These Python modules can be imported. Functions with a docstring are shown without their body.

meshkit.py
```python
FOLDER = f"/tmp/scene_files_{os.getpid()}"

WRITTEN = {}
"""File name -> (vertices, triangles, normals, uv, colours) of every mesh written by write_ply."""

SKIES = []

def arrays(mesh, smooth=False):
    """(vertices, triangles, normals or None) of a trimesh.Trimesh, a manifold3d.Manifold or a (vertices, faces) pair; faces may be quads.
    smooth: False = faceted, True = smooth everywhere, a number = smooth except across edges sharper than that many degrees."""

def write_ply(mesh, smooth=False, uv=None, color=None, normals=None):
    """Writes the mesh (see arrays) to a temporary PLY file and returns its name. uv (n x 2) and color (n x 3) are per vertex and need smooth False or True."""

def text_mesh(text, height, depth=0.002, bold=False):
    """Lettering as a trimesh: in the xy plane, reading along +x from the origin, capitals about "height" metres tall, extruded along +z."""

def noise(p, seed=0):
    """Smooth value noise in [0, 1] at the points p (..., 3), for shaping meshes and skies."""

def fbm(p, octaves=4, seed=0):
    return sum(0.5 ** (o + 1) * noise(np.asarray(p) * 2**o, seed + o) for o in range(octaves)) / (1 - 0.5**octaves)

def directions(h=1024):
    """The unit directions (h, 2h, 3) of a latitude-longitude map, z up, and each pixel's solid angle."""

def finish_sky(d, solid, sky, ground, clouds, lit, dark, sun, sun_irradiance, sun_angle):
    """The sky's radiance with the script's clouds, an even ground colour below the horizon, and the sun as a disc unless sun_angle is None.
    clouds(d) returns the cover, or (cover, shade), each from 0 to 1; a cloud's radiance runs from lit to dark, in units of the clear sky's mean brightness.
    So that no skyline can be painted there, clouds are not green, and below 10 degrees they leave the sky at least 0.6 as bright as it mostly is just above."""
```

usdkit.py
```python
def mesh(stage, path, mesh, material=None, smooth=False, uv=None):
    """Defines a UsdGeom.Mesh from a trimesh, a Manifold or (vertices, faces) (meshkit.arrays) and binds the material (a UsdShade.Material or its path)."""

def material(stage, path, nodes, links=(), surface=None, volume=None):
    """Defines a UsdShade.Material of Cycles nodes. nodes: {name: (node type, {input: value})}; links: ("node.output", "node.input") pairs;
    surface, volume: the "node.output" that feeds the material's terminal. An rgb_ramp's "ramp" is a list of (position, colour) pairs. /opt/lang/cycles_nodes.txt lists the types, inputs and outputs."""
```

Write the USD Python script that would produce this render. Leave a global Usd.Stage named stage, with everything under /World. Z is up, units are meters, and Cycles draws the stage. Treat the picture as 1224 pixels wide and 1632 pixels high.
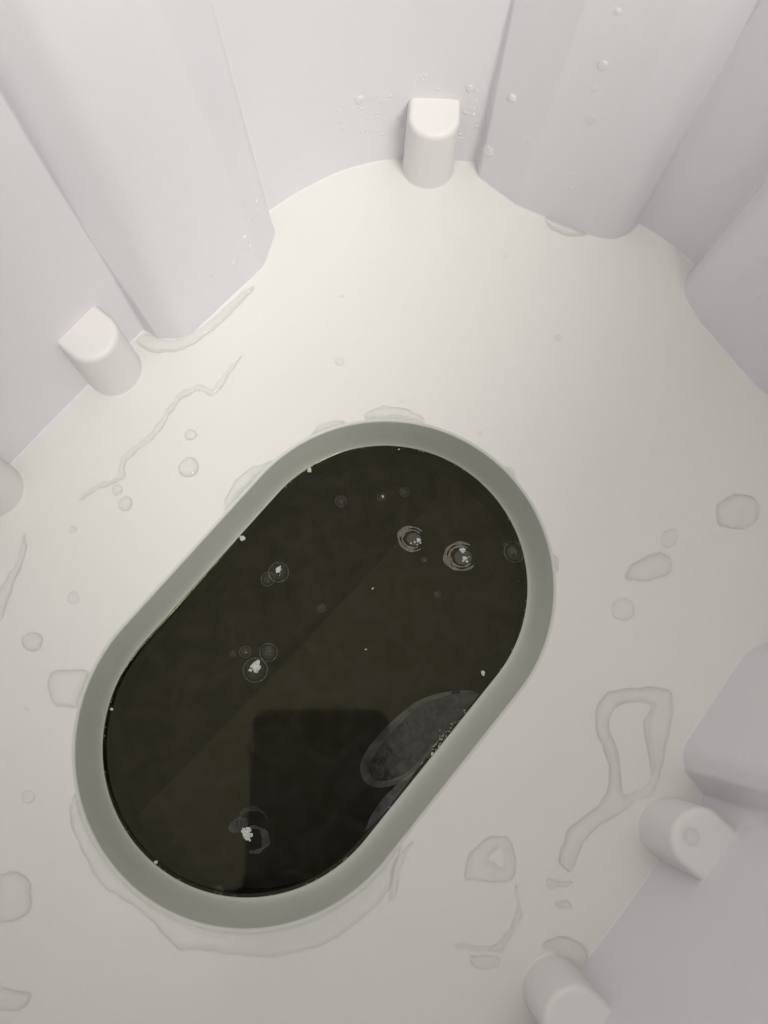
import math, random
import numpy as np, trimesh, usdkit
from scipy.spatial import Delaunay
from shapely.geometry import Polygon, Point
from shapely.prepared import prep
import shapely
from pxr import Usd, UsdGeom, UsdLux, UsdShade, Gf, Sdf, Vt

random.seed(7); rng = np.random.default_rng(7)
stage = Usd.Stage.CreateInMemory()
UsdGeom.SetStageUpAxis(stage, 'Z'); UsdGeom.SetStageMetersPerUnit(stage, 1.0)
UsdGeom.Xform.Define(stage, '/World'); UsdGeom.Scope.Define(stage, '/World/Looks')

# ------------------------------------------------------------------ camera
H = 0.20                                   # lens height above the tub floor
F, TILT, ROLL = 1440.0, 0.2226, 0.1026     # focal length in photo pixels, forward tilt from straight down, roll
CT, ST, CR, SR = math.cos(TILT), math.sin(TILT), math.cos(ROLL), math.sin(ROLL)
CX, CY, CZ = (CR, SR * CT, SR * ST), (-SR, CR * CT, CR * ST), (0.0, -ST, CT)
cam = UsdGeom.Camera.Define(stage, '/World/camera')
cam.CreateHorizontalApertureAttr(36.0); cam.CreateFocalLengthAttr(36.0 * F / 1224)
cam.CreateFStopAttr(17.0); cam.CreateFocusDistanceAttr(0.205)
cam.CreateClippingRangeAttr(Gf.Vec2f(0.004, 100))
cam.AddTransformOp().Set(Gf.Matrix4d(*CX, 0, *CY, 0, *CZ, 0, 0, 0, H, 1))
cam.CreateExposureAttr(0.0)

# ------------------------------------------------------------------ light: a soft room and one ceiling lamp to the right
dome = UsdLux.DomeLight.Define(stage, '/World/room_light')
dome.CreateColorAttr(Gf.Vec3f(1.0, 0.925, 0.855)); dome.CreateIntensityAttr(0.36)
lamp = UsdLux.RectLight.Define(stage, '/World/ceiling_lamp')
lamp.CreateWidthAttr(0.5); lamp.CreateHeightAttr(0.5)
lamp.CreateColorAttr(Gf.Vec3f(1.0, 0.965, 0.905)); lamp.CreateIntensityAttr(19.5)
def look_down(pos, target):
    z = np.array(pos, float) - np.array(target, float); z /= np.linalg.norm(z)
    x = np.cross([0, 1, 0], z); x /= np.linalg.norm(x); y = np.cross(z, x)
    return Gf.Matrix4d(*x, 0, *y, 0, *z, 0, *pos, 1)
lamp.AddTransformOp().Set(look_down((0.57, -0.58, 1.22), (0, 0.05, 0)))

# ------------------------------------------------------------------ helpers
def ray(px, py):
    x, y = (px - 612) / F, -(py - 816) / F
    x, y = CR * x - SR * y, SR * x + CR * y
    return np.array([x, y * CT + ST, y * ST - CT])
def at(px, py, z=0.0):
    d = ray(px, py); k = (z - H) / d[2]
    return np.array([d[0] * k, d[1] * k, z])
AX = 0.9706; U = np.array([math.cos(AX), math.sin(AX)]); V = np.array([-U[1], U[0]])
C0 = np.array([-0.0527, 0.0549]) * H       # centre of the oval opening
def world(st):                             # tub coordinates (units of H along and across the tub) -> world x, y
    st = np.atleast_2d(st); return C0 + H * (st[:, :1] * U + st[:, 1:2] * V)
used = {}
def numbered(path):
    k = used.get(path, -1) + 1; used[path] = k
    return path if k == 0 else f'{path}_{k:03d}'
def tag(prim, label=None, cat=None, group=None, kind=None):
    for k, v in (('label', label), ('category', cat), ('group', group), ('kind', kind)):
        if v: prim.SetCustomDataByKey(k, v)
    return prim
ORIGIN = {}
def thing(name, loc, label, cat, group=None):
    p = numbered('/World/' + name); x = UsdGeom.Xform.Define(stage, p); x.AddTranslateOp().Set(Gf.Vec3d(*map(float, loc)))
    ORIGIN[p] = np.array(loc, float); return tag(x.GetPrim(), label, cat, group)
def part(name, v, f, mat, parent=None, n=None, smooth=False):
    """one Mesh prim; v in world coordinates"""
    base = str(parent.GetPath()) if parent else '/World'
    p = numbered(base + '/' + name); v = np.asarray(v, float)
    o = ORIGIN.get(base, np.zeros(3)); ORIGIN[p] = o
    u, f = np.unique(np.asarray(f), return_inverse=True); f = f.reshape(-1, 3); v = v[u]; n = None if n is None else np.asarray(n)[u]
    if n is None:
        return usdkit.mesh(stage, p, (v - o, np.asarray(f)), mat, smooth=smooth).GetPrim()
    m = usdkit.mesh(stage, p, (v - o, np.asarray(f)), mat)
    m.CreateNormalsAttr(Vt.Vec3fArray.FromNumpy(np.asarray(n, np.float32))); m.SetNormalsInterpolation('vertex')
    return m.GetPrim()
def solo(name, v, f, mat, label, cat, group=None, kind=None, smooth=30):
    """a thing that is one mesh, with its own origin at its base"""
    p = numbered('/World/' + name); v = np.asarray(v, float)
    o = np.array([v[:, 0].mean(), v[:, 1].mean(), v[:, 2].min()])
    m = usdkit.mesh(stage, p, (v - o, np.asarray(f)), mat, smooth=smooth); m.AddTranslateOp().Set(Gf.Vec3d(*o))
    return tag(m.GetPrim(), label, cat, group, kind)
def vertex_normals(v, f):
    n = np.zeros_like(v); c = np.cross(v[f[:, 1]] - v[f[:, 0]], v[f[:, 2]] - v[f[:, 0]])
    for k in range(3): np.add.at(n, f[:, k], c)
    return n / np.maximum(np.linalg.norm(n, axis=1, keepdims=True), 1e-12)

# ------------------------------------------------------------------ materials
def plastic(name, col, rough=0.42, bump=0.09, var=0.03, sss=0.0, spec=0.5):
    a = tuple(c * (1 - var) for c in col)
    return usdkit.material(stage, '/World/Looks/' + name, {
        'g': ('geometry', {}),
        'n1': ('noise_texture', {'scale': 22.0, 'detail': 3.0}),
        'r': ('mix_color', {'a': a, 'b': col}),
        'n2': ('noise_texture', {'scale': 900.0, 'detail': 3.0}),
        'n3': ('noise_texture', {'scale': 35.0, 'detail': 2.0}),
        'rm': ('map_range', {'from_min': 0.3, 'from_max': 0.7, 'to_min': rough - 0.1, 'to_max': rough + 0.12}),
        'b': ('bump', {'strength': bump, 'distance': 0.0006}),
        'b2': ('bump', {'strength': 0.10, 'distance': 0.0025}),
        'p': ('principled_bsdf', {'ior': 1.5, 'specular_ior_level': spec, 'subsurface_weight': sss, 'subsurface_scale': 0.004, 'subsurface_radius': (1.0, 0.95, 0.85)}),
    }, [('g.position', 'n1.vector'), ('g.position', 'n2.vector'), ('g.position', 'n3.vector'), ('n1.fac', 'r.fac'), ('n3.fac', 'rm.value'), ('rm.result', 'p.roughness'),
        ('r.result', 'p.base_color'), ('n3.fac', 'b2.height'), ('b2.normal', 'b.normal'), ('n2.fac', 'b.height'), ('b.normal', 'p.normal')], surface='p.BSDF')
M_WALL = plastic('wall_plastic', (0.725, 0.722, 0.75))
M_FLOOR = plastic('floor_plastic', (0.76, 0.77, 0.745), rough=0.38)
M_PEG = plastic('peg_plastic', (0.76, 0.755, 0.75))
M_RING = plastic('recess_plastic', (0.60, 0.63, 0.58), rough=0.35)
M_BASIN = plastic('basin_plastic', (0.018, 0.0172, 0.0152), rough=0.5, var=0.25, spec=0.06)
M_SHELF_LIT = plastic('basin_shelf_lit_plastic', (0.037, 0.0365, 0.024), rough=0.5, var=0.2, spec=0.06)  # paler olive copy of the basin colour, painting in its lit side
M_PHONE = plastic('phone_body', (0.02, 0.02, 0.02), rough=0.4)
M_LENS = plastic('phone_glass', (0.01, 0.01, 0.012), rough=0.08)
M_FOAM = usdkit.material(stage, '/World/Looks/foam', {'p': ('principled_bsdf', {'base_color': (0.72, 0.71, 0.64), 'roughness': 0.4, 'subsurface_weight': 0.3, 'subsurface_scale': 0.001})}, surface='p.BSDF')
M_SPECK = usdkit.material(stage, '/World/Looks/dark_grit', {'p': ('principled_bsdf', {'base_color': (0.015, 0.014, 0.012), 'roughness': 0.6})}, surface='p.BSDF')
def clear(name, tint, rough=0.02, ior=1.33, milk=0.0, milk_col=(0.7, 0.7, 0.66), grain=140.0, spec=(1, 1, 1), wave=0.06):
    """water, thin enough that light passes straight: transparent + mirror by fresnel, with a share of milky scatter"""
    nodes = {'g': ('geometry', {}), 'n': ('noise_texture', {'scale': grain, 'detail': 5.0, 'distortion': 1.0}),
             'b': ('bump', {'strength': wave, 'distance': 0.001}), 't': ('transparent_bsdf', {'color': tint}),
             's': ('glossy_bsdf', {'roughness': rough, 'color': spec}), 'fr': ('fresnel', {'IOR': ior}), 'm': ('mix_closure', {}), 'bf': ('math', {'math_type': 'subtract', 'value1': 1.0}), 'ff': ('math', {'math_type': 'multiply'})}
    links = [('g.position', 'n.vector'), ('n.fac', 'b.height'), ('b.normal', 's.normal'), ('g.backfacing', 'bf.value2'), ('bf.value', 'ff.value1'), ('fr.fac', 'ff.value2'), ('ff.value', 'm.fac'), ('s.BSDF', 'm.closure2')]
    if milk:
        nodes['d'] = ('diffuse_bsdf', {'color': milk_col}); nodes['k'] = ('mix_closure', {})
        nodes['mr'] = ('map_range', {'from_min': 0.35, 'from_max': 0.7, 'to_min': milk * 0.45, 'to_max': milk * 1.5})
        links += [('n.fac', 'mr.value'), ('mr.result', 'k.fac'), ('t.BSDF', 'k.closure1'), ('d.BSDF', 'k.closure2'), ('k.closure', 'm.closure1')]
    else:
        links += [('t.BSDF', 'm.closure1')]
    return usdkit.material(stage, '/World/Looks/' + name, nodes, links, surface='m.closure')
M_BEAD = clear('whitened_wall_water', (0.96, 0.96, 0.96), rough=0.05, ior=1.5, milk=0.40, milk_col=(0.98, 0.98, 0.98))  # white scatter painted in for the light that clear beads would gather
M_WATER = clear('dark_water', (0.70, 0.69, 0.66), rough=0.0, milk=0.019, milk_col=(0.40, 0.38, 0.34), spec=(0.72, 0.73, 0.46), wave=0.012)  # olive of the overhead reflection is put into the mirror colour
def lens_water(name, lo, hi, k):
    """water lying on plastic: light passes straight where the surface is level, bends where it is steep"""
    return usdkit.material(stage, '/World/Looks/' + name, {
        'g': ('geometry', {}), 'x': ('separate_xyz', {}), 'ab': ('math', {'math_type': 'absolute'}), 'i': ('math', {'math_type': 'subtract', 'value1': 1.0}), 'bf': ('math', {'math_type': 'subtract', 'value1': 1.0}), 'ff': ('math', {'math_type': 'multiply'}), 'j': ('math', {'math_type': 'multiply_add', 'value2': (hi - lo) / k, 'value3': lo}), 'mr': ('math', {'math_type': 'minimum', 'value2': hi}),
        'p': ('principled_bsdf', {'base_color': (0.98, 0.985, 0.98), 'roughness': 0.02, 'ior': 1.33, 'transmission_weight': 1.0}),
        't': ('transparent_bsdf', {'color': (0.985, 0.985, 0.985)}), 'gl': ('glossy_bsdf', {'roughness': 0.02}), 'fr': ('fresnel', {'IOR': 1.33}),
        'm0': ('mix_closure', {}), 'm': ('mix_closure', {})},
        [('g.normal', 'x.vector'), ('x.z', 'ab.value1'), ('ab.value', 'i.value2'), ('g.backfacing', 'bf.value2'), ('bf.value', 'ff.value1'), ('fr.fac', 'ff.value2'), ('i.value', 'j.value1'), ('j.value', 'mr.value1'), ('ff.value', 'm0.fac'), ('t.BSDF', 'm0.closure1'), ('gl.BSDF', 'm0.closure2'),
         ('mr.value', 'm.fac'), ('m0.closure', 'm.closure1'), ('p.BSDF', 'm.closure2')], surface='m.closure')
M_DROP = lens_water('floor_water', 0.04, 0.62, 0.16)
M_FILM = clear('milky_film', (0.85, 0.85, 0.85), rough=0.05, milk=0.026, milk_col=(0.45, 0.46, 0.46), grain=420.0)
M_RIM = clear('milky_ring', (0.9, 0.9, 0.9), rough=0.05, milk=0.055, milk_col=(0.5, 0.5, 0.49), grain=160.0)
M_SWIRL = clear('milky_swirl', (0.9, 0.9, 0.9), rough=0.05, milk=0.16, milk_col=(0.55, 0.54, 0.46), grain=1500.0)

# ------------------------------------------------------------------ the tub
D5, D2, D8 = math.tan(math.radians(5.0)), math.tan(math.radians(2.0)), math.tan(math.radians(7.3))
# half outline (s from 0 to the end and back on the other side): s, t, corner radius, draft of the edge that LEAVES this corner, piece of that edge
def side(sg, tw, e0, sh):
    q = [(0.0, tw, .02, D5, 'w'),
         (.156, tw - .002, .004, D2, 'r'), (.1595 if sg > 0 else .164, (.391 if sg > 0 else .380) - sh, .010, D8 if sg > 0 else D5, 'r'), (.180, .3655 - sh, .03, D8, 'r'), (.308, .359 - sh, .03, D8, 'r'), (.350, .377 - sh, .02, D2, 'r'), (.366, .404, .004, D5, 'w'),
         (.405, .396, .5, D5, 'w'), (.466, .375, .5, D5, 'w'), (.513, .345, .5, D5, 'w'), (.552, .304, .5, D5, 'w'),
         (.587, .253, .004, D2, 'r'), (.573, .239, .010, D8, 'r'), (.5735, .18, .025, D8, 'r'), (.597, e0 + .042, .03, D8, 'r'), (.612, e0 + .009, .03, D5, 'r'), (.632, e0 - .001, .02, D2, 'r'), (.653, e0 - .003, .004, D5, 'w')]
    return [(s, sg * t, r, d, k) for s, t, r, d, k in q]
A, B = side(1, .414, .052, 0), side(-1, .410, .040, .005)
end1 = A + [(.657, .005, .4, D5, 'w')]
back = []
for i in range(len(B) - 1, -1, -1):        # the same list walked the other way: draft and piece belong to the edge that leaves
    s, t, r, _, _ = B[i]; d, k = (B[i - 1][3], B[i - 1][4]) if i > 0 else (D5, 'w')
    back.append((s, t, r, d, k))
half = end1 + back
def flip(path):                            # the other end of the tub is the same
    out = []
    for i in range(len(path) - 1, -1, -1):
        s, t, r, _, _ = path[i]; d, k = (path[i - 1][3], path[i - 1][4])
        out.append((-s, t, r, d, k))
    return out
fl = flip(half)[1:-1]
ctrl = half[:-1] + [(half[-1][0], half[-1][1], half[-1][2], D5, 'w')] + fl
ctrl = [c for c in ctrl]
P0 = np.array([c[:2] for c in ctrl]); RAD = np.array([c[2] for c in ctrl]); DR = np.array([c[3] for c in ctrl]); PIECE = [c[4] for c in ctrl]
N = len(ctrl)
def offset(amount):                        # amount: outward shift of each edge (edge i: i -> i+1)
    d = np.roll(P0, -1, 0) - P0; L = np.linalg.norm(d, axis=1, keepdims=True); d = d / L
    nrm = np.stack([-d[:, 1], d[:, 0]], 1)  # the outline runs clockwise: the left normal points outward
    out = np.zeros_like(P0)
    for i in range(N):
        n1, n2 = nrm[i - 1], nrm[i]; a1, a2 = amount[i - 1], amount[i]
        det = n1[0] * n2[1] - n1[1] * n2[0]
        if abs(det) < 0.03: out[i] = P0[i] + (n1 + n2) / np.linalg.norm(n1 + n2) * (a1 + a2) / 2
        else:
            x = (a1 * n2[1] - a2 * n1[1]) / det; y = (n1[0] * a2 - n2[0] * a1) / det
            out[i] = P0[i] + [x, y]
    return out
KB, KE = 7, 5
def rounded(P, extra):
    pts, owner = [], []
    for i in range(N):
        a, b, c = P[i - 1], P[i], P[(i + 1) % N]
        la, lc = np.linalg.norm(a - b), np.linalg.norm(c - b)
        d1, d2 = (a - b) / la, (c - b) / lc
        ang = math.acos(np.clip(-np.dot(d1, d2), -1, 1))
        k = min((RAD[i] + extra) * math.tan(ang / 2) if ang < 3 else 1, .46 * la, .46 * lc)
        p, q = b + d1 * k, b + d2 * k
        for j in range(KB):
            t = j / (KB - 1); pts.append((1 - t) ** 2 * p + 2 * t * (1 - t) * b + t * t * q)
            owner.append(PIECE[i - 1] + str(-1) if False else (i - 1) % N if t < .5 else i)
        a2, b2 = q, c
        # straight run to the next corner, cut in KE pieces
        e, f_ = P[(i + 1) % N], P[(i + 2) % N]
        ln, lm = np.linalg.norm(P[i] - e), np.linalg.norm(f_ - e)
        dn, dm = (P[i] - e) / ln, (f_ - e) / lm
        an = math.acos(np.clip(-np.dot(dn, dm), -1, 1))
        kn = min((RAD[(i + 1) % N] + extra) * math.tan(an / 2) if an < 3 else 1, .46 * ln, .46 * lm)
        end = e + dn * kn
        for t in (.04, .2, .5, .8, .96): pts.append(q + (end - q) * t); owner.append(i)
    return np.array(pts), owner
TOP = 0.93
fil = 0.0018
rows = []
for a in np.linspace(0, math.pi / 2, 5):
    z = fil * (1 - math.cos(a)); rows.append((z, -fil * (1 - math.sin(a))))
rows += [(z, 0.0) for z in np.linspace(.03, TOP, 16)]
rings = []
for z, inset in rows:
    p, owner = rounded(offset(DR * z + inset), 0.0)
    rings.append(np.column_stack([world(p), np.full(len(p), z * H)]))
n_ = len(owner)
v = np.vstack(rings); nr = len(rings)
def grid_faces(nr, n):
    f = []
    for r in range(nr - 1):
        i = np.arange(n); j = (i + 1) % n
        f.append(np.column_stack([r * n + i, r * n + j, (r + 1) * n + j])); f.append(np.column_stack([r * n + i, (r + 1) * n + j, (r + 1) * n + i]))
    return np.vstack(f)
f = grid_faces(nr, n_); wn = vertex_normals(v, f)
WALL_V, WALL_F = v, f
tub = thing('plastic_tub', (C0[0], C0[1], -0.22 * H), 'white ribbed plastic tub, damp inside, with oval opening in its floor', 'tub')
# pieces: runs of 'w' and 'r' along the outline
piece_id, cur, names = [], 0, []
kinds = [PIECE[o] for o in owner]
ids = []; last = None; k = -1
for x in kinds:
    if x != last: k += 1; names.append(x); last = x
    ids.append(k)
if names[0] == names[-1]: ids = [0 if i == k else i for i in ids]; names = names[:-1]
ids = np.array(ids); colid = WALL_F.min(1) * 0
col = np.concatenate([np.tile(np.concatenate([np.arange(n_), np.arange(n_)]), 1) for _ in range(nr - 1)])
seg = ids[col % n_]
for i, kind in enumerate(names):
    ff = WALL_F[seg == i]; u, inv = np.unique(ff, return_inverse=True)
    part('rib' if kind == 'r' else 'side_wall', WALL_V[u], inv.reshape(ff.shape), M_WALL, tub, n=wn[u])
# rim and outer shell
outr, topi = [], rings[-1]
po, _ = rounded(offset(DR * TOP), 0.0)
hull = Polygon(world(po)).buffer(0.0035, join_style=1).convex_hull
def ring_pts(poly, n=240):
    L = poly.exterior; return np.array([L.interpolate(t, normalized=True).coords[0] for t in np.linspace(0, 1, n, endpoint=False)])
ro = ring_pts(hull); rb = ring_pts(Polygon(world(rounded(offset(DR * 0), 0)[0])).buffer(0.0035).convex_hull)
def cap(poly, z):
    vv, ff = trimesh.creation.triangulate_polygon(poly, engine='earcut'); return np.column_stack([vv, np.full(len(vv), z)]), ff
rim_poly = hull.buffer(0.004).difference(Polygon(world(po)).buffer(0))
rv, rf = cap(rim_poly, TOP * H)
part('rim', rv, rf, M_WALL, tub)
ov = np.vstack([np.column_stack([rb, np.full(240, -.22 * H)]), np.column_stack([ring_pts(hull), np.full(240, TOP * H - .001)])])
part('outer_shell', ov, grid_faces(2, 240), M_WALL, tub, smooth=40)

bpv, bpf = cap(Polygon(rb), -.22 * H); part('base', bpv, bpf, M_WALL, tub)
# floor with the oval opening
def stadium(L, R, dt=0.0, ds=0.0, n=72):
    a = np.linspace(-math.pi / 2, math.pi / 2, n)
    p = np.vstack([np.column_stack([L + R * np.cos(a), R * np.sin(a)]), np.column_stack([-L - R * np.cos(a), -R * np.sin(a)])])
    straight = np.vstack([p[:n], np.column_stack([np.linspace(L, -L, 14)[1:-1], np.full(12, R)]), p[n:], np.column_stack([np.linspace(-L, L, 14)[1:-1], np.full(12, -R)])])
    return straight + [ds, dt]
L0, R0, L1, R1, DEPTH = .1124, .1859, .1185, .1696, .0694
DS, DT = .0012, .0055
LIP = .0035
open_poly = Polygon(world(stadium(L0, R0 + .0035 + LIP * .3)))
floor_poly = Polygon(rings[0][:, :2]).buffer(0).difference(open_poly)
fv, ff = cap(floor_poly, 0.0)
part('floor', fv, ff, M_FLOOR, tub)
prof = []
for a in np.linspace(0, math.pi / 2 * .86, 8):
    prof.append((L0, R0 + .0035 + LIP * .3 - LIP * math.sin(a), -LIP * (1 - math.cos(a)), 0))
Lr, Rr, zr, _ = prof[-1]
for t in np.linspace(0, 1, 13)[1:]:
    prof.append((Lr + (L1 - Lr) * t, Rr + (R1 - Rr) * t, zr + (-DEPTH - zr) * (1 - (1 - t) ** 1.9), t))
rr = [np.column_stack([world(stadium(L, R, DT * t, DS * t)), np.full(168, z * H)]) for L, R, z, t in prof]
rvv = np.vstack(rr); rff = grid_faces(len(rr), 168)[:, ::-1]; rn = -vertex_normals(rvv, rff[:, ::-1])
cut = 7 * 168
part('recess_lip', rvv[:cut + 168], rff[rff.max(1) < cut + 168], M_RING, tub, n=rn[:cut + 168])
part('recess_wall', rvv[cut:], rff[rff.min(1) >= cut] - cut, M_RING, tub, n=rn[cut:])
# dark basin under the opening: side, deep floor, raised shelf with a slanted face, coloured as if lit
ZW = -DEPTH * H                            # water level
bs = [np.column_stack([world(stadium(L1, R, DT, DS)), np.full(168, z * H)]) for R, z in ((R1 + .001, -DEPTH - .0005), (R1 + .004, -.12), (R1 + .009, -.195), (R1 + .010, -.2))]
bv = np.vstack(bs); bf = grid_faces(4, 168)[:, ::-1]
part('basin_wall', bv, bf, M_BASIN, tub, smooth=25)
inner = stadium(L1, R1 + .010, DT, DS)
ip = Polygon(inner)
zs = -.155 * H
def slab(poly, ztop, zbot, name, mat):
    m = trimesh.creation.extrude_polygon(Polygon(world(np.array(poly.exterior.coords)[:-1])), ztop - zbot, engine='earcut')
    m.apply_translation([0, 0, zbot]); return part(name, m.vertices, m.faces, mat, tub)
bfv, bff = cap(Polygon(world(inner)), -.198 * H)
part('basin_floor', bfv, bff, M_BASIN, tub)
def st_of(px, py, z):
    q = (at(px, py, z)[:2] - C0) / H; return np.array([q @ U, q @ V])
ridge = [st_of(*p, -.165 * H) for p in ((190, 1330), (410, 1103), (590, 912), (650, 845), (697, 790), (700, 740))]  # upper end of the shelf outline is shaped after a reflection edge
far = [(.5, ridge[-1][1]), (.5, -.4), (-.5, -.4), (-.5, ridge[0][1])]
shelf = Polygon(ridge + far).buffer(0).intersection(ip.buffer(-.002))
slab(shelf, -.165 * H, -.197 * H, 'basin_shelf', M_SHELF_LIT)

# pegs: D-shaped posts standing at the foot of the wall
def peg(s, t, ns, nt, height=.101, w=.031, depth=.042, drop=0.0):
    nv = np.array([ns, nt], float); nv /= np.linalg.norm(nv); tv = np.array([-nv[1], nv[0]])
    def foot(e):
        ww, dd = w + e, depth + e
        a = np.linspace(0, math.pi, 25); c = dd - ww * .92
        front = np.column_stack([ww * np.cos(a), -(c + ww * .92 * np.sin(a))])
        bk = np.array([[-ww, .004], [-ww * .92, .055], [ww * .92, .055], [ww, .004]])
        q = np.vstack([front, bk]); return np.array([s, t]) + q[:, :1] * tv + q[:, 1:2] * nv
    prof = [(.0, .0018), (.0006, .001), (.0015, .0004), (.004, .0001), (.03, 0), (.06, -.0005), (height - .008, -.0008), (height - .004, -.0015), (height - .0013, -.0032), (height - .0002, -.0055), (height, -.009)]
    rs = []
    for z, e in prof:
        q = foot(e); rs.append(np.column_stack([world(q), np.full(len(q), z * H)]))
    v = np.vstack(rs); n = len(rs[0]); f = grid_faces(len(rs), n)
    top = len(v); v = np.vstack([v, rs[-1].mean(0)]); b = (len(rs) - 1) * n
    f = np.vstack([f, np.column_stack([b + np.arange(n), b + (np.arange(n) + 1) % n, np.full(n, top)])])
    if np.mean(np.cross(v[f[:, 1]] - v[f[:, 0]], v[f[:, 2]] - v[f[:, 0]])[-n:, 2]) < 0: f = f[:, ::-1]
    nn = vertex_normals(v, f)
    return part('peg', v, f, M_PEG, tub, n=nn)
for q in ((.097, .414, 0, 1), (-.094, .415, 0, 1), (-.097, -.410, 0, -1), (.104, -.408, 0, -1), (.552, .302, .79, .61), (.552, -.302, .79, -.61)): peg(*q)

# ------------------------------------------------------------------ dark water in the oval
wv = np.column_stack([world(stadium(L1, R1 + .0005, DT, DS)), np.full(168, ZW)])
rngs = [wv]
for k in (.985, .96, .9, .7, .4): rngs.append(np.column_stack([world(stadium(L1 * k, (R1 + .0005) * k, DT, DS)), np.full(168, ZW - (1 - k if k > .97 else .03) * .02 * H)]))
rngs[0][:, 2] += .004 * H * .3
wvv = np.vstack(rngs + [np.array([[*world([[DS, DT]])[0], rngs[-1][0, 2]]])]); wff = grid_faces(len(rngs), 168)
b = (len(rngs) - 1) * 168
wff = np.vstack([wff, np.column_stack([b + np.arange(168), b + (np.arange(168) + 1) % 168, np.full(168, len(wvv) - 1)])])
part('water', wvv, wff, M_WATER, smooth=True)
tag(stage.GetPrimAtPath('/World/water'), 'still dark brownish water filling the oval opening', 'water', kind='structure')
ZS = rngs[-1][0, 2]                        # level of its surface

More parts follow.
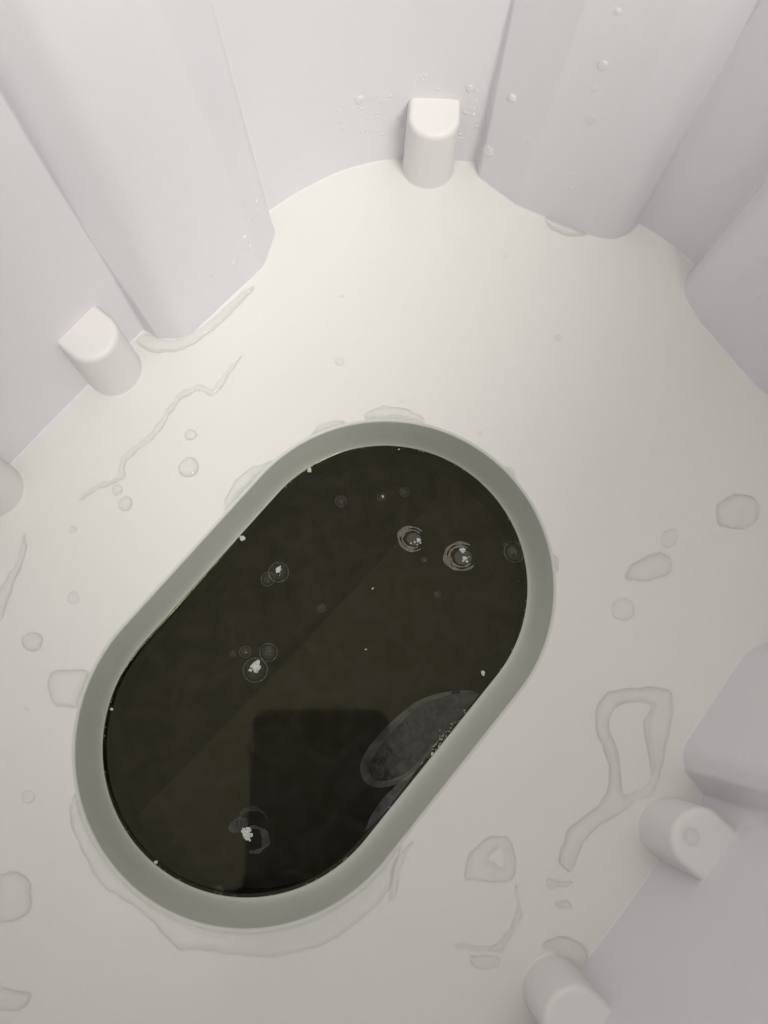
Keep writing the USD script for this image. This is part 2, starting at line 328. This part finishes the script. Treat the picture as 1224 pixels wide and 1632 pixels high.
# ------------------------------------------------------------------ water lying on the floor
def smooth_poly(pts, n=4):
    p = np.array(pts, float)
    for _ in range(n): p = np.stack([.75 * p + .25 * np.roll(p, -1, 0), .25 * p + .75 * np.roll(p, -1, 0)], 1).reshape(-1, 2)
    return p
def sheet(poly, height, width, z0, step, wob=0.0, seed=0, lift=.00004):
    """a closed lens of water over a polygon: rises from its edge over 'width' to 'height'"""
    poly = poly.buffer(0)
    if poly.geom_type != 'Polygon': poly = max(poly.geoms, key=lambda g: g.area)
    if poly.is_empty: return None
    bps = []
    for ring in (poly.exterior, *poly.interiors):
        m = max(24, int(ring.length / step)); bps.append(np.array([ring.interpolate(t, normalized=True).coords[0] for t in np.linspace(0, 1, m, endpoint=False)]))
    bp = np.vstack(bps); nb = len(bp); ex = poly.boundary
    pts = [bp]
    for k in (.08, .22, .45, .75, 1.05):
        inn = poly.buffer(-width * k)
        for g in getattr(inn, 'geoms', [inn]):
            if g.is_empty or g.area < step * step: continue
            m = max(8, int(g.exterior.length / step)); pts.append(np.array([g.exterior.interpolate(t, normalized=True).coords[0] for t in np.linspace(0, 1, m, endpoint=False)]))
    inn = poly.buffer(-width * 1.3)
    if not inn.is_empty:
        x0, y0, x1, y1 = inn.bounds; gx, gy = np.meshgrid(np.arange(x0, x1, step * 1.6), np.arange(y0, y1, step * 1.6))
        g = np.column_stack([gx.ravel(), gy.ravel()]); g = g[shapely.contains_xy(inn, g[:, 0], g[:, 1])] if len(g) else g
        pts.append(g)
    p = np.vstack(pts); p = p + rng.normal(0, step * .01, p.shape) * (np.arange(len(p)) >= nb)[:, None]
    tri = Delaunay(p).simplices; c = p[tri].mean(1); tri = tri[shapely.contains_xy(poly, c[:, 0], c[:, 1])]
    d = shapely.distance(shapely.points(p), ex) / width; d[:nb] = 0
    d = np.clip(d, 0, 1); hgt = height * np.sqrt(np.maximum(0, 1 - (1 - d) ** 2))
    if wob: hgt = hgt * (1 + wob * np.sin(p[:, 0] * 700 + seed) * np.sin(p[:, 1] * 610 + 2 * seed))
    e1, e2 = p[tri[:, 1]] - p[tri[:, 0]], p[tri[:, 2]] - p[tri[:, 0]]
    flipped = e1[:, 0] * e2[:, 1] - e1[:, 1] * e2[:, 0] < 0; tri[flipped] = tri[flipped][:, ::-1]
    tri = tri[(tri >= 0).all(1)]; u, inv = np.unique(tri, return_inverse=True)
    return np.column_stack([p, z0 + lift + hgt])[u], inv.reshape(tri.shape)
rim_line = Polygon(world(stadium(L0, R0 + .0037 + LIP * .3)))
floor_in = Polygon(rings[3][:, :2]).buffer(0)
def puddle(name, px, height, width, label, cat, group=None, step=.0009, n=3, clip=True, wob=.0, rag=.00016, hole=None):
    q = smooth_poly([at(*p)[:2] for p in px], n); k = np.arange(len(q)); e = rng.uniform(0, 6.3, 4)
    nn = np.roll(q, -1, 0) - np.roll(q, 1, 0); nn = np.stack([nn[:, 1], -nn[:, 0]], 1) / (np.linalg.norm(nn, axis=1, keepdims=True) + 1e-12)
    arc = np.cumsum(np.linalg.norm(np.roll(q, -1, 0) - q, axis=1)) / .001
    q = q + nn * (rag * (np.sin(arc * 1.3 + e[0]) + .7 * np.sin(arc * 2.3 + e[1]) + .5 * np.sin(arc * .6 + e[2])))[:, None]
    g = Polygon(q).buffer(0)
    if hole: g = g.difference(Polygon(smooth_poly([at(*p)[:2] for p in hole], n)).buffer(0))
    if clip: g = g.difference(rim_line).intersection(floor_in)
    r = sheet(g, height, width, 0.0, step, wob, len(px))
    if r is None: print('empty puddle', label); return
    v, f = r
    return solo(name, v, f, M_DROP, label, cat, group, smooth=50)
PX = H / F                                 # about one photo pixel on the floor, in metres
def drop(x, y, r, label, flat=.32, sq=1.0, rot=0.0, group=None):
    c = at(x, y)[:2]; a = np.linspace(0, 2 * math.pi, 28, endpoint=False)
    k = 1 + .05 * np.sin(2 * a + x) + .03 * np.sin(3 * a + y)
    e = np.column_stack([np.cos(a) * r * PX * k, np.sin(a) * r * PX * k * sq]); R = np.array([[math.cos(rot), -math.sin(rot)], [math.sin(rot), math.cos(rot)]])
    v, f = sheet(Polygon(c + e @ R.T), r * PX * flat, r * PX * .8, 0.0, max(r * PX * .22, .00018))
    return solo('water_drop', v, f, M_DROP, label, 'drop', group, smooth=60)
drop(301, 745, 17, 'largest round clear drop on the floor left of the oval opening')
drop(304, 693, 10, 'small round drop just above the largest drop left of the opening')
drop(187, 781, 9, 'upper of two touching small drops on the floor near the left peg foot')
drop(200, 803, 12, 'lower of two touching small drops on the floor near the left peg foot')
drop(117, 844, 6, 'tiny drop on the floor right of the peg foot at the left edge')
drop(52, 1023, 16, 'round drop on the floor at the left edge, left of the squarish drop')
drop(117, 953, 10, 'faint flat drop on the floor between left edge and oval rim', flat=.18)
drop(45, 1270, 10, 'faint small drop on the floor left of the puddle around the oval', flat=.18)
drop(541, 576, 8, 'tiny lone drop on bright floor above the oval opening', flat=.2)
drop(889, 538, 6, 'tiny lone drop on the floor below the right ribs', flat=.25)
drop(765, 690, 5, 'tiny drop on the floor just above the right end of the oval rim', flat=.2)
drop(993, 971, 19, 'round flat drop right of the oval, lowest of three in a slanting row', flat=.14)
drop(727, 258, 4, 'tiny glinting drop on the floor in the corner right of the top peg', flat=.6)
drop(695, 291, 4, 'tiny glinting drop on the floor at the foot of the top peg', flat=.6)
drop(805, 408, 4, 'tiny drop on the floor below the broad rib by the top peg', flat=.25)
drop(640, 700 - 60, 3, 'tiny drop on the floor just above the wide flat rim drop', flat=.3)
drop(1066, 858, 13, 'pale small drop beside the bean shaped puddle right of the oval', flat=.15, sq=1.3, rot=-.6)
drop(545, 472, 4, 'tiny glinting drop on the brightest part of the floor', flat=.5, sq=.6)
drop(42, 1130, 6, 'tiny smear of water left of the squarish drop', flat=.2, sq=.5, rot=-.7)
puddle('puddle', [(1138, 820), (1150, 795), (1180, 784), (1205, 793), (1211, 820), (1200, 840), (1175, 845), (1145, 838)], .0009, .0016, 'rounded grey puddle on the floor near the right edge', 'puddle')
puddle('puddle', [(994, 920), (1005, 898), (1035, 885), (1052, 876), (1066, 888), (1074, 905), (1060, 920), (1030, 927), (1005, 925)], .0010, .0014, 'bean shaped puddle on the floor right of the oval', 'puddle')
puddle('puddle', [(76, 1078), (80, 1069), (115, 1066), (160, 1072), (168, 1100), (158, 1122), (130, 1130), (95, 1128), (78, 1113)], .0009, .0013, 'squarish flat drop touching the left side of the oval rim', 'puddle')
puddle('puddle', [(578, 690), (579, 662), (596, 650), (628, 647), (660, 655), (676, 668), (682, 692), (630, 700)], .0010, .0014, 'wide flat drop on the top edge of the oval rim', 'puddle')
puddle('puddle', [(490, 712), (497, 690), (512, 674), (535, 670), (560, 675), (570, 700), (520, 735)], .0009, .0013, 'curved flat drop on the oval rim left of the wide one', 'puddle')
puddle('puddle', [(352, 850), (358, 815), (360, 790), (380, 760), (410, 742), (445, 730), (470, 740), (400, 810)], .0010, .0014, 'long half moon drop along the upper left side of the oval rim', 'puddle')
puddle('puddle', [(243, 955), (244, 935), (258, 922), (290, 912), (300, 935), (262, 960)], .0008, .001, 'small bulging drop on the middle left of the oval rim', 'puddle')
puddle('puddle', [(868, 880), (884, 884), (893, 898), (888, 915), (872, 935), (860, 905)], .0008, .0010, 'small drop clinging to the right side of the oval rim', 'puddle')
puddle('puddle', [(795, 740), (815, 746), (824, 760), (826, 785), (800, 780)], .0007, .0010, 'small drop on the upper right curve of the oval rim', 'puddle')
puddle('puddle', [(130, 1230), (109, 1290), (112, 1312), (128, 1352), (150, 1395), (172, 1422), (210, 1440), (235, 1462), (262, 1492), (288, 1518), (320, 1513), (360, 1520), (420, 1527), (480, 1518), (530, 1500), (575, 1466), (625, 1420), (630, 1370), (660, 1320), (560, 1400), (430, 1460), (300, 1450), (200, 1380), (150, 1300)], .0007, .0022, 'long crescent puddle hugging the lower left end of the oval', 'puddle', step=.0011)
puddle('puddle', [(1074, 1100), (1050, 1094), (1015, 1096), (975, 1098), (950, 1120), (946, 1160), (965, 1198), (972, 1236), (966, 1270), (930, 1302), (905, 1318), (895, 1350), (886, 1378), (915, 1392), (925, 1345), (960, 1310), (990, 1300), (1010, 1275), (1045, 1268), (1060, 1200), (1072, 1140)], .0009, .0026, 'branching puddle on the floor above the right peg', 'puddle', step=.0009, hole=[(972, 1140), (985, 1122), (1030, 1118), (1040, 1128), (1022, 1150), (1030, 1190), (1040, 1245), (1010, 1262), (992, 1270), (990, 1230), (985, 1190), (970, 1165)])
puddle('puddle', [(738, 1405), (742, 1372), (758, 1347), (785, 1328), (812, 1336), (822, 1360), (824, 1398), (800, 1408), (770, 1404)], .0007, .0018, 'arched puddle between the oval and the bottom peg', 'puddle', hole=[(775, 1372), (792, 1352), (803, 1354), (804, 1378), (796, 1384), (788, 1372)])
puddle('puddle', [(820, 1400), (828, 1430), (832, 1462), (822, 1480), (808, 1500), (806, 1518), (788, 1514), (760, 1518), (738, 1508), (722, 1514), (735, 1500), (765, 1510), (795, 1504), (806, 1488), (820, 1465), (824, 1435)], .0004, .0006, 'thin hooked trickle below the arched puddle', 'puddle', step=.0006)
puddle('puddle', [(742, 1520), (770, 1524), (796, 1520), (800, 1535), (785, 1545), (765, 1545), (750, 1535)], .0004, .001, 'small ragged puddle under the hooked trickle', 'puddle')
puddle('puddle', [(622, 1392), (630, 1370), (650, 1345), (660, 1338), (648, 1362), (636, 1385), (634, 1410), (628, 1440), (620, 1432)], .0004, .0006, 'narrow streak of water just off the lower right oval rim', 'puddle', step=.0006)
puddle('puddle', [(870, 1402), (880, 1398), (895, 1408), (915, 1404), (905, 1416), (885, 1412), (872, 1420)], .0004, .0007, 'tiny wavy streak below the tip of the branching puddle', 'puddle', step=.0006)
puddle('puddle', [(880, 1438), (900, 1432), (920, 1448), (895, 1448)], .0004, .0007, 'short streak of water left of the lower right wall', 'puddle', step=.0006)
puddle('puddle', [(862, 1510), (880, 1512), (905, 1530), (928, 1545), (940, 1530), (925, 1495), (880, 1490)], .0008, .001, 'thin wet strip behind the bottom peg at the wall foot', 'puddle')
puddle('puddle', [(-20, 1400), (30, 1386), (48, 1400), (52, 1430), (44, 1462), (10, 1472), (-20, 1470)], .0008, .0016, 'puddle cut by the left edge below the oval', 'puddle')
puddle('puddle', [(-20, 1570), (30, 1580), (50, 1578), (48, 1605), (20, 1612), (-20, 1610)], .0006, .0016, 'low puddle in the bottom left corner', 'puddle')
puddle('puddle', [(866, 340), (872, 360), (890, 374), (915, 378), (938, 374), (940, 355), (900, 340)], .0012, .0013, 'drop at the foot of the broad rib right of the top peg', 'puddle')
puddle('puddle', [(392, 560), (372, 590), (350, 622), (338, 634), (320, 622), (298, 630), (284, 640), (262, 680), (238, 706), (205, 730), (198, 745), (200, 765), (172, 775), (150, 782), (128, 800), (122, 800), (145, 776), (170, 768), (190, 760), (188, 738), (200, 722), (232, 698), (254, 674), (278, 632), (298, 620), (322, 612), (336, 622), (345, 612), (366, 584)], .0004, .0006, 'thin zigzag trickle of water on the floor right of the left peg', 'puddle', step=.0006)
puddle('puddle', [(-10, 960), (10, 920), (30, 895), (36, 850), (44, 845), (40, 895), (22, 930), (5, 985), (-10, 1010)], .0006, .0009, 'thin wet trail at the left edge below the cut off peg', 'puddle')
puddle('puddle', [(215, 545), (232, 530), (255, 540), (290, 545), (345, 505), (400, 452), (410, 458), (350, 520), (295, 560), (240, 565)], .0007, .0009, 'thin wet strip along the foot of the left rib', 'puddle')

# ------------------------------------------------------------------ drops on the walls
TRI = WALL_V[WALL_F]
def hit(px, py):
    d = ray(px, py); o = np.array([0, 0, H]); a, e1, e2 = TRI[:, 0], TRI[:, 1] - TRI[:, 0], TRI[:, 2] - TRI[:, 0]
    h = np.cross(d, e2); det = (e1 * h).sum(1); s = o - a
    with np.errstate(all='ignore'):
        u = (s * h).sum(1) / det; q = np.cross(s, e1); vv = (q * d).sum(1) / det; t = (e2 * q).sum(1) / det
    ok = (np.abs(det) > 1e-18) & (u >= 0) & (vv >= 0) & (u + vv <= 1) & (t > 0.01)
    if not ok.any(): return None
    i = np.where(ok)[0][np.argmin(t[ok])]; n = np.cross(e1[i], e2[i]); n /= np.linalg.norm(n)
    if n @ d > 0: n = -n
    return o + d * t[i], n, t[i]
def bead_mesh(c, n, r, bulge=.55, seg=14, lv=5, sag=0.0):
    t = np.cross(n, [0, 0, 1]); t /= np.linalg.norm(t) + 1e-9; w = np.cross(n, t)
    v, f = [], []
    for k in range(lv):
        a = k / lv * math.pi / 2
        for j in range(seg):
            b = 2 * math.pi * j / seg; rr = r * math.cos(a)
            low = 1 + sag * max(0, -(w[2] * math.sin(b)))
            v.append(c + t * rr * math.cos(b) + w * rr * math.sin(b) * low + n * (r * bulge * math.sin(a) + .00003))
    v.append(c + n * (r * bulge)); v = np.array(v); f = list(grid_faces(lv, seg)); b = (lv - 1) * seg
    f += [(b + j, b + (j + 1) % seg, len(v) - 1) for j in range(seg)]
    f = np.array(f)
    if (np.cross(v[f[:, 1]] - v[f[:, 0]], v[f[:, 2]] - v[f[:, 0]]).sum(0) @ n) < 0: f = f[:, ::-1]
    return v, f
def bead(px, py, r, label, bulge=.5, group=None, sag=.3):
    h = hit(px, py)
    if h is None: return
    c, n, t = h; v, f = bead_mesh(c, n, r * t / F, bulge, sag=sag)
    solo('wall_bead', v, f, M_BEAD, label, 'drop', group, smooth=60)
RIBT = 'the broad rib by the top peg'
bead(962, 103, 9, f'round bead of water high on {RIBT}')
bead(942, 190, 8.5, f'round bead of water below the high one on {RIBT}')
bead(817, 155, 7.5, f'lone bead on the left flank of {RIBT}')
bead(778, 239, 10, f'larger bead low on the left edge of {RIBT}')
bead(948, 140, 6, f'faint bead between the two round beads of {RIBT}', bulge=.25)
bead(985, 18, 6, f'bead near the picture top on {RIBT}', bulge=.35)
bead(844, 226, 3.5, f'tiny bead right of the larger low bead on {RIBT}')
bead(912, 277, 3.5, f'upper tiny bead low in the middle of {RIBT}')
bead(910, 299, 3.5, f'lower tiny bead low in the middle of {RIBT}', bulge=.3)
bead(573, 158, 8, 'bead with bright glint on the back wall left of the top peg')
bead(749, 140, 7, 'bead on the back wall between top peg and broad rib')
bead(1210, 470, 6, 'bead on the far right rib near the picture edge')
bead(1188, 1328, 12, 'flat bead on the lower right wall beside the right peg', bulge=.25)
bead(1189, 1200, 5, 'tiny bead on the lower right rib')
for x, y, r, l in ((410, 320, 5, 'topmost'), (408, 337, 5.5, 'second'), (390, 378, 5, 'third'), (398, 393, 4.5, 'fourth'), (373, 418, 6.5, 'fifth and largest'), (337, 436, 5, 'lowest')):
    bead(x, y, r, f'{l} bead in the slanting row low on the left rib')
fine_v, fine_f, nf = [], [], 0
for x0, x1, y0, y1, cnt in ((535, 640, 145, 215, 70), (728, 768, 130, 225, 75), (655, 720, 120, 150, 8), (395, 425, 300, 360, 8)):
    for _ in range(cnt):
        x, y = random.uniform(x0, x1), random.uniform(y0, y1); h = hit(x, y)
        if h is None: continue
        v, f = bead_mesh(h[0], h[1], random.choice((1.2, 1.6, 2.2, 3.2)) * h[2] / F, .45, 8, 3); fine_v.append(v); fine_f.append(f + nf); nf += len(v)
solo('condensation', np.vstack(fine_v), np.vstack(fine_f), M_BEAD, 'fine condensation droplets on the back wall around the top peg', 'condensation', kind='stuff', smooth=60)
# drop on the right peg's top
c = at(1102, 1333, .1012 * H); v, f = bead_mesh(c, np.array([0, .02, 1.0]), 13 * .9 * PX, .3)
solo('water_drop', v, f, M_DROP, 'round drop sitting on the flat top of the right peg', 'drop', smooth=60)

# ------------------------------------------------------------------ bubbles, foam and film on the dark water
def lump(x, y, r, seed, flat=.7, z=None):
    m = trimesh.creation.icosphere(3, 1.0); p = m.vertices; g = np.random.default_rng(seed); ph = g.uniform(0, 6, 6)
    k = 1 + .22 * np.sin(3 * p[:, 0] + ph[0]) * np.sin(4 * p[:, 1] + ph[1]) + .16 * np.sin(7 * p[:, 1] + ph[2]) * np.sin(6 * p[:, 2] + ph[3]) + .1 * np.sin(11 * p[:, 0] + ph[4])
    p = p * k[:, None] * [1, g.uniform(.65, .95), flat]; a = g.uniform(0, 3); R = np.array([[math.cos(a), -math.sin(a), 0], [math.sin(a), math.cos(a), 0], [0, 0, 1]])
    c = at(x, y, ZS if z is None else z); return c + (p @ R.T) * r * PX * 1.05, m.faces
def torus(c, R, r, n=30, k=8):
    m = trimesh.creation.torus(R * 1e3, r * 1e3, major_sections=n, minor_sections=k); m.apply_scale(1e-3); m.apply_translation(c); return m
def bubble(x, y, r, label, group=None, fleck=None):
    c = at(x, y, ZS); t = thing('bubble', c, label, 'bubble', group); R = r * PX * 1.05
    v, f = bead_mesh(c, np.array([0, 0.0001, 1.0]), R, .75, 20, 6)
    part('bubble_dome', v, f, M_BUB, t, smooth=60)
    m = torus(c + [0, 0, .0001], R * 1.0, R * .10); part('bubble_rim', m.vertices, m.faces, M_BRIM, t, smooth=60)
    if fleck:
        for i, (dx, dy, fr) in enumerate(fleck):
            v, f = lump(x + dx, y + dy, fr, int(x + i), z=ZS + R * .35); part('foam_fleck', v, f, M_FOAM, t, smooth=60)
M_BRIM = clear('bubble_edge', (0.92, 0.92, 0.92), rough=0.05, milk=0.05, milk_col=(0.5, 0.5, 0.48), grain=900.0)
M_BUB = clear('bubble_skin', (0.96, 0.96, 0.95), rough=0.02, ior=1.45)
def flat_band(px_out, px_in, z, n=3):
    return Polygon(smooth_poly([at(*p, z)[:2] for p in px_out], n)).buffer(0).difference(Polygon(smooth_poly([at(*p, z)[:2] for p in px_in], n)).buffer(0))
def ell(x, y, a, b, rot, k=24):
    t = np.linspace(0, 2 * math.pi, k, endpoint=False); return [(x + a * math.cos(i) * math.cos(rot) - b * math.sin(i) * math.sin(rot), y + a * math.cos(i) * math.sin(rot) + b * math.sin(i) * math.cos(rot)) for i in t]
def arc_band(x, y, r0, r1, a0, a1, rot, sq, k=26):
    t = np.linspace(a0, a1, k); w = np.sin(np.linspace(0.1, math.pi - .1, k)) ** .5
    rm = (r0 + r1) / 2; w = w * (1 + .35 * np.sin(3 * t + x) + .25 * np.sin(7 * t + y))
    o = [((rm + (r1 - rm) * ww) * math.cos(i), (rm + (r1 - rm) * ww) * math.sin(i) * sq) for i, ww in zip(t, w)]
    n = [((rm - (rm - r0) * ww) * math.cos(i), (rm - (rm - r0) * ww) * math.sin(i) * sq) for i, ww in zip(t, w)][::-1]
    return [(x + p * math.cos(rot) - q * math.sin(rot), y + p * math.sin(rot) + q * math.cos(rot)) for p, q in o + n]
def film_part(name, poly, z, mat, parent, thick=.00012):
    for g in getattr(poly, 'geoms', [poly]):
        if g.geom_type != 'Polygon' or g.area < 1e-9: continue
        m = trimesh.creation.extrude_polygon(g, thick, engine='earcut'); m.apply_translation([0, 0, z]); part(name, m.vertices, m.faces, mat, parent, smooth=30)
def P2(px, z): return Polygon([at(*p, z)[:2] for p in px]).buffer(0)
bubble(543, 799, 9, 'single bubble near the top left of the dark water')
bubble(608, 793, 7, 'left bubble of the pair near the top of the dark water', fleck=[(2, -2, 2.2)])
bubble(645, 784, 8, 'right bubble of the pair near the top of the dark water')
bubble(512, 969, 7, 'small lone bubble in the middle of the dark water')
bubble(427, 923, 11, 'dull bubble left of the white flecked bubble', )
bubble(444, 912, 16, 'bubble with a bright white foam fleck on the left half of the water', fleck=[(0, -4, 5.5)])
bubble(391, 1039, 9, 'small bubble above the largest white foam fleck')
bubble(428, 1040, 14, 'faint bubble right of the small one above the large foam fleck')
bubble(371, 1042, 5, 'tiny bubble at the left of the bubble group on the left half')
bubble(407, 1068, 19, 'bubble carrying the largest white foam fleck', fleck=[(0, -5, 8), (4, -12, 4), (-8, 0, 3)])
bubble(820, 880, 17, 'dark bubble against the right edge of the water')
bubble(349, 1417, 6, 'tiny bubble at the bottom edge of the water')
bubble(676, 893, 5, 'tiny bubble between the two milky swirls')
bubble(697, 948, 5, 'faint tiny bubble below the right milky swirl')
bubble(805, 868, 3, 'very tiny bubble left of the dark bubble at the right edge')
def swirl(x, y, R, sq, rot, flecks, label):
    c = at(x, y, ZS); t = thing('milky_swirl', c, label, 'foam swirl')
    for k, (a, b) in enumerate(((.80, 1.02), (.60, .78))):
        film_part('milky_ring', P2(arc_band(x, y, R * a, R * b, .6, 5.2, rot, sq), ZS), ZS + .00005, M_SWIRL, t)
    film_part('milky_centre', P2(ell(x + 3, y + 1, R * .5, R * .5 * sq, rot), ZS), ZS + .00005, M_RIM, t)
    for i, (dx, dy, r) in enumerate(flecks):
        v, f = lump(x + dx, y + dy, r, int(x * 3 + i)); part('foam_fleck', v, f, M_FOAM, t, smooth=60)
swirl(657, 859, 24, .85, .35, [(10, 2, 3.4), (4, 5, 2.2), (13, 6, 1.8), (-2, 7, 1.8), (8, 9, 1.4)], 'left milky swirl with tiny foam flecks on the water')
swirl(735, 887, 28, .85, .1, [(2, -10, 5), (6, 3, 4), (9, 8, 3), (3, 7, 2), (12, 1, 1.6)], 'right milky swirl with two white foam flecks on the water')
# foam at the lower end
t = thing('foam_cluster', at(397, 1328, ZS), 'white torn foam with a ring bubble near the lower end of the water', 'foam')
for i, (dx, dy, r) in enumerate(((-5, 0, 6.5), (-1, -6, 4), (-3, 8, 4.5), (3, 3, 3), (-8, -6, 3), (1, 11, 2.2))):
    v, f = lump(397 + dx, 1328 + dy, r, 90 + i, .5); part('foam_fleck', v, f, M_FOAM, t, smooth=60)
film_part('milky_ring', P2(arc_band(404, 1338, 15, 25, -1.9, 1.9, 0.0, 1.0), ZS), ZS + .00005, M_RIM, t)
film_part('milky_ring', P2(arc_band(403, 1312, 20, 27, 3.5, 6.0, 0.0, 1.0), ZS), ZS + .00005, M_FILM, t)
film_part('milky_patch', P2(ell(380, 1315, 17, 11, -.5), ZS), ZS + .00005, M_FILM, t)
# film patch at the lower right side
t = thing('floating_film', at(640, 1180, ZS), 'grey floating film with a pale curved rim at the lower right water edge', 'film')
outl = [(765, 1100), (720, 1100), (672, 1112), (640, 1135), (608, 1165), (580, 1200), (572, 1225), (580, 1247), (600, 1257), (628, 1252), (655, 1240), (700, 1180), (745, 1130)]
innl = [(770, 1102), (722, 1106), (676, 1120), (648, 1142), (620, 1172), (594, 1206), (587, 1226), (592, 1240), (606, 1246), (626, 1242), (655, 1228), (700, 1175), (760, 1128)]
water_poly = Polygon(world(stadium(L1, R1 - .002, DT, DS)))
Po, Pi = Polygon(smooth_poly([at(*p, ZS)[:2] for p in outl])).buffer(0), Polygon(smooth_poly([at(*p, ZS)[:2] for p in innl])).buffer(0)
band = Po.difference(Pi).intersection(Polygon([at(*p, ZS)[:2] for p in ((690, 1090), (560, 1090), (540, 1280), (660, 1280), (665, 1225), (600, 1225), (640, 1150))]).buffer(0))
film_part('film_rim', Po.difference(Pi).intersection(water_poly), ZS + .00006, M_RIM, t)
film_part('film_skin', Pi.buffer(-.00005).intersection(water_poly), ZS + .00005, M_FILM, t)
film_part('film_rim', P2([(664, 1226), (640, 1262), (612, 1295), (588, 1320), (580, 1325), (592, 1298), (612, 1270), (640, 1243)], ZS).intersection(water_poly), ZS + .00005, M_RIM, t)
# loose specks of foam at the edge and dark grit
for x, y, r, l in ((770, 1073, 4, 'white round foam speck near the lower right edge of the water'), (493, 749, 4.5, 'white foam speck at the upper left water edge'),
                   (386, 858, 4.5, 'white foam speck at the middle of the left water edge'), (636, 716, 1.8, 'tiny white speck at the top water edge'),
                   (315, 921, 3, 'pale foam speck on the recess wall left of the water'), (700, 1190, 3, 'pale scum speck by the floating film at the water edge'), (690, 1203, 4, 'larger pale scum speck by the floating film at the water edge'),
                   (178, 1130, 3, 'pale speck at the far left end of the water edge'), (248, 1375, 3.5, 'pale speck at the lower left curve of the water edge'), (505, 1403, 2.5, 'pale speck at the lower right curve of the water edge'),
                   (583, 1035, 1.8, 'tiny brown speck right of the middle of the water'), (594, 938, 1.8, 'tiny pale speck below the left swirl')):
    v, f = lump(x, y, r, int(x + y), .6); solo('foam_speck', v, f, M_FOAM, l, 'speck', smooth=60)
for x, y, r, l in ((764, 903, 4, 'dark grit right of the right milky swirl'), (778, 916, 3.5, 'dark grit below the first one by the right milky swirl'), (756, 875, 2, 'tiny dark grit above the others by the right swirl'), (795, 873, 2, 'tiny dark grit left of the dark bubble'), (724, 1100, 8, 'dark torn scrap at the top of the floating film'), (828, 925, 3, 'dark grit at the right water edge')):
    v, f = lump(x, y, r, int(x * 2 + y), .35); solo('dark_speck', v, f, M_SPECK, l, 'grit', smooth=60)

M_SCUM = usdkit.material(stage, '/World/Looks/scum', {'p': ('principled_bsdf', {'base_color': (0.30, 0.295, 0.26), 'roughness': 0.5})}, surface='p.BSDF')
ridge_scum = [st_of(690, 1196, ZW), st_of(712, 1170, ZW)]
# scum along the water's edge
sv, sf, k = [], [], 0
edge = stadium(L1, R1 - .0008, DT, DS)
for _ in range(110):
    i = int(rng.integers(0, len(edge))); p = world([edge[i] + (edge[(i + 1) % len(edge)] - edge[i]) * rng.uniform()])[0]
    if rng.uniform() < .35: p = world([ridge_scum[int(rng.integers(0, 2))] + rng.normal(0, .012, 2) * [1, .25]])[0]
    m = trimesh.creation.icosphere(1, 1.0); q = m.vertices * rng.uniform(.6, 1.3, (len(m.vertices), 1)) * [1, .7, .4] * (rng.uniform(.5, 1.3) * 1.6 * PX)
    sv.append(q + [p[0], p[1], ZW]); sf.append(m.faces + k); k += len(q)
solo('edge_scum', np.vstack(sv), np.vstack(sf), M_SCUM, 'pale flecks of scum strung along the edge of the dark water', 'scum', kind='stuff', smooth=60)

# ------------------------------------------------------------------ the phone whose reflection lies in the dark water
def slab_round(w0, w1, h0, h1, z0, z1, r):
    poly = shapely.box(w0 + r, h0 + r, w1 - r, h1 - r).buffer(r, quad_segs=10)
    m = trimesh.creation.extrude_polygon(poly, z1 - z0, engine='earcut'); m.apply_translation([0, 0, z0])
    X = np.array([CX, CY, CZ]); return m.vertices @ X + [0, 0, H], m.faces
t = thing('phone', np.array([0, 0, H]) + np.array(CZ) * .003, 'dark phone held over the tub, seen as a reflection in the water', 'phone')
v, f = slab_round(-.051, .0125, -.134, .0035, .003, .0105, .0085); part('phone_body', v, f, M_PHONE, t)
v, f = slab_round(-.048, .0095, -.131, .0005, .0106, .0112, .008); part('screen', v, f, M_LENS, t)
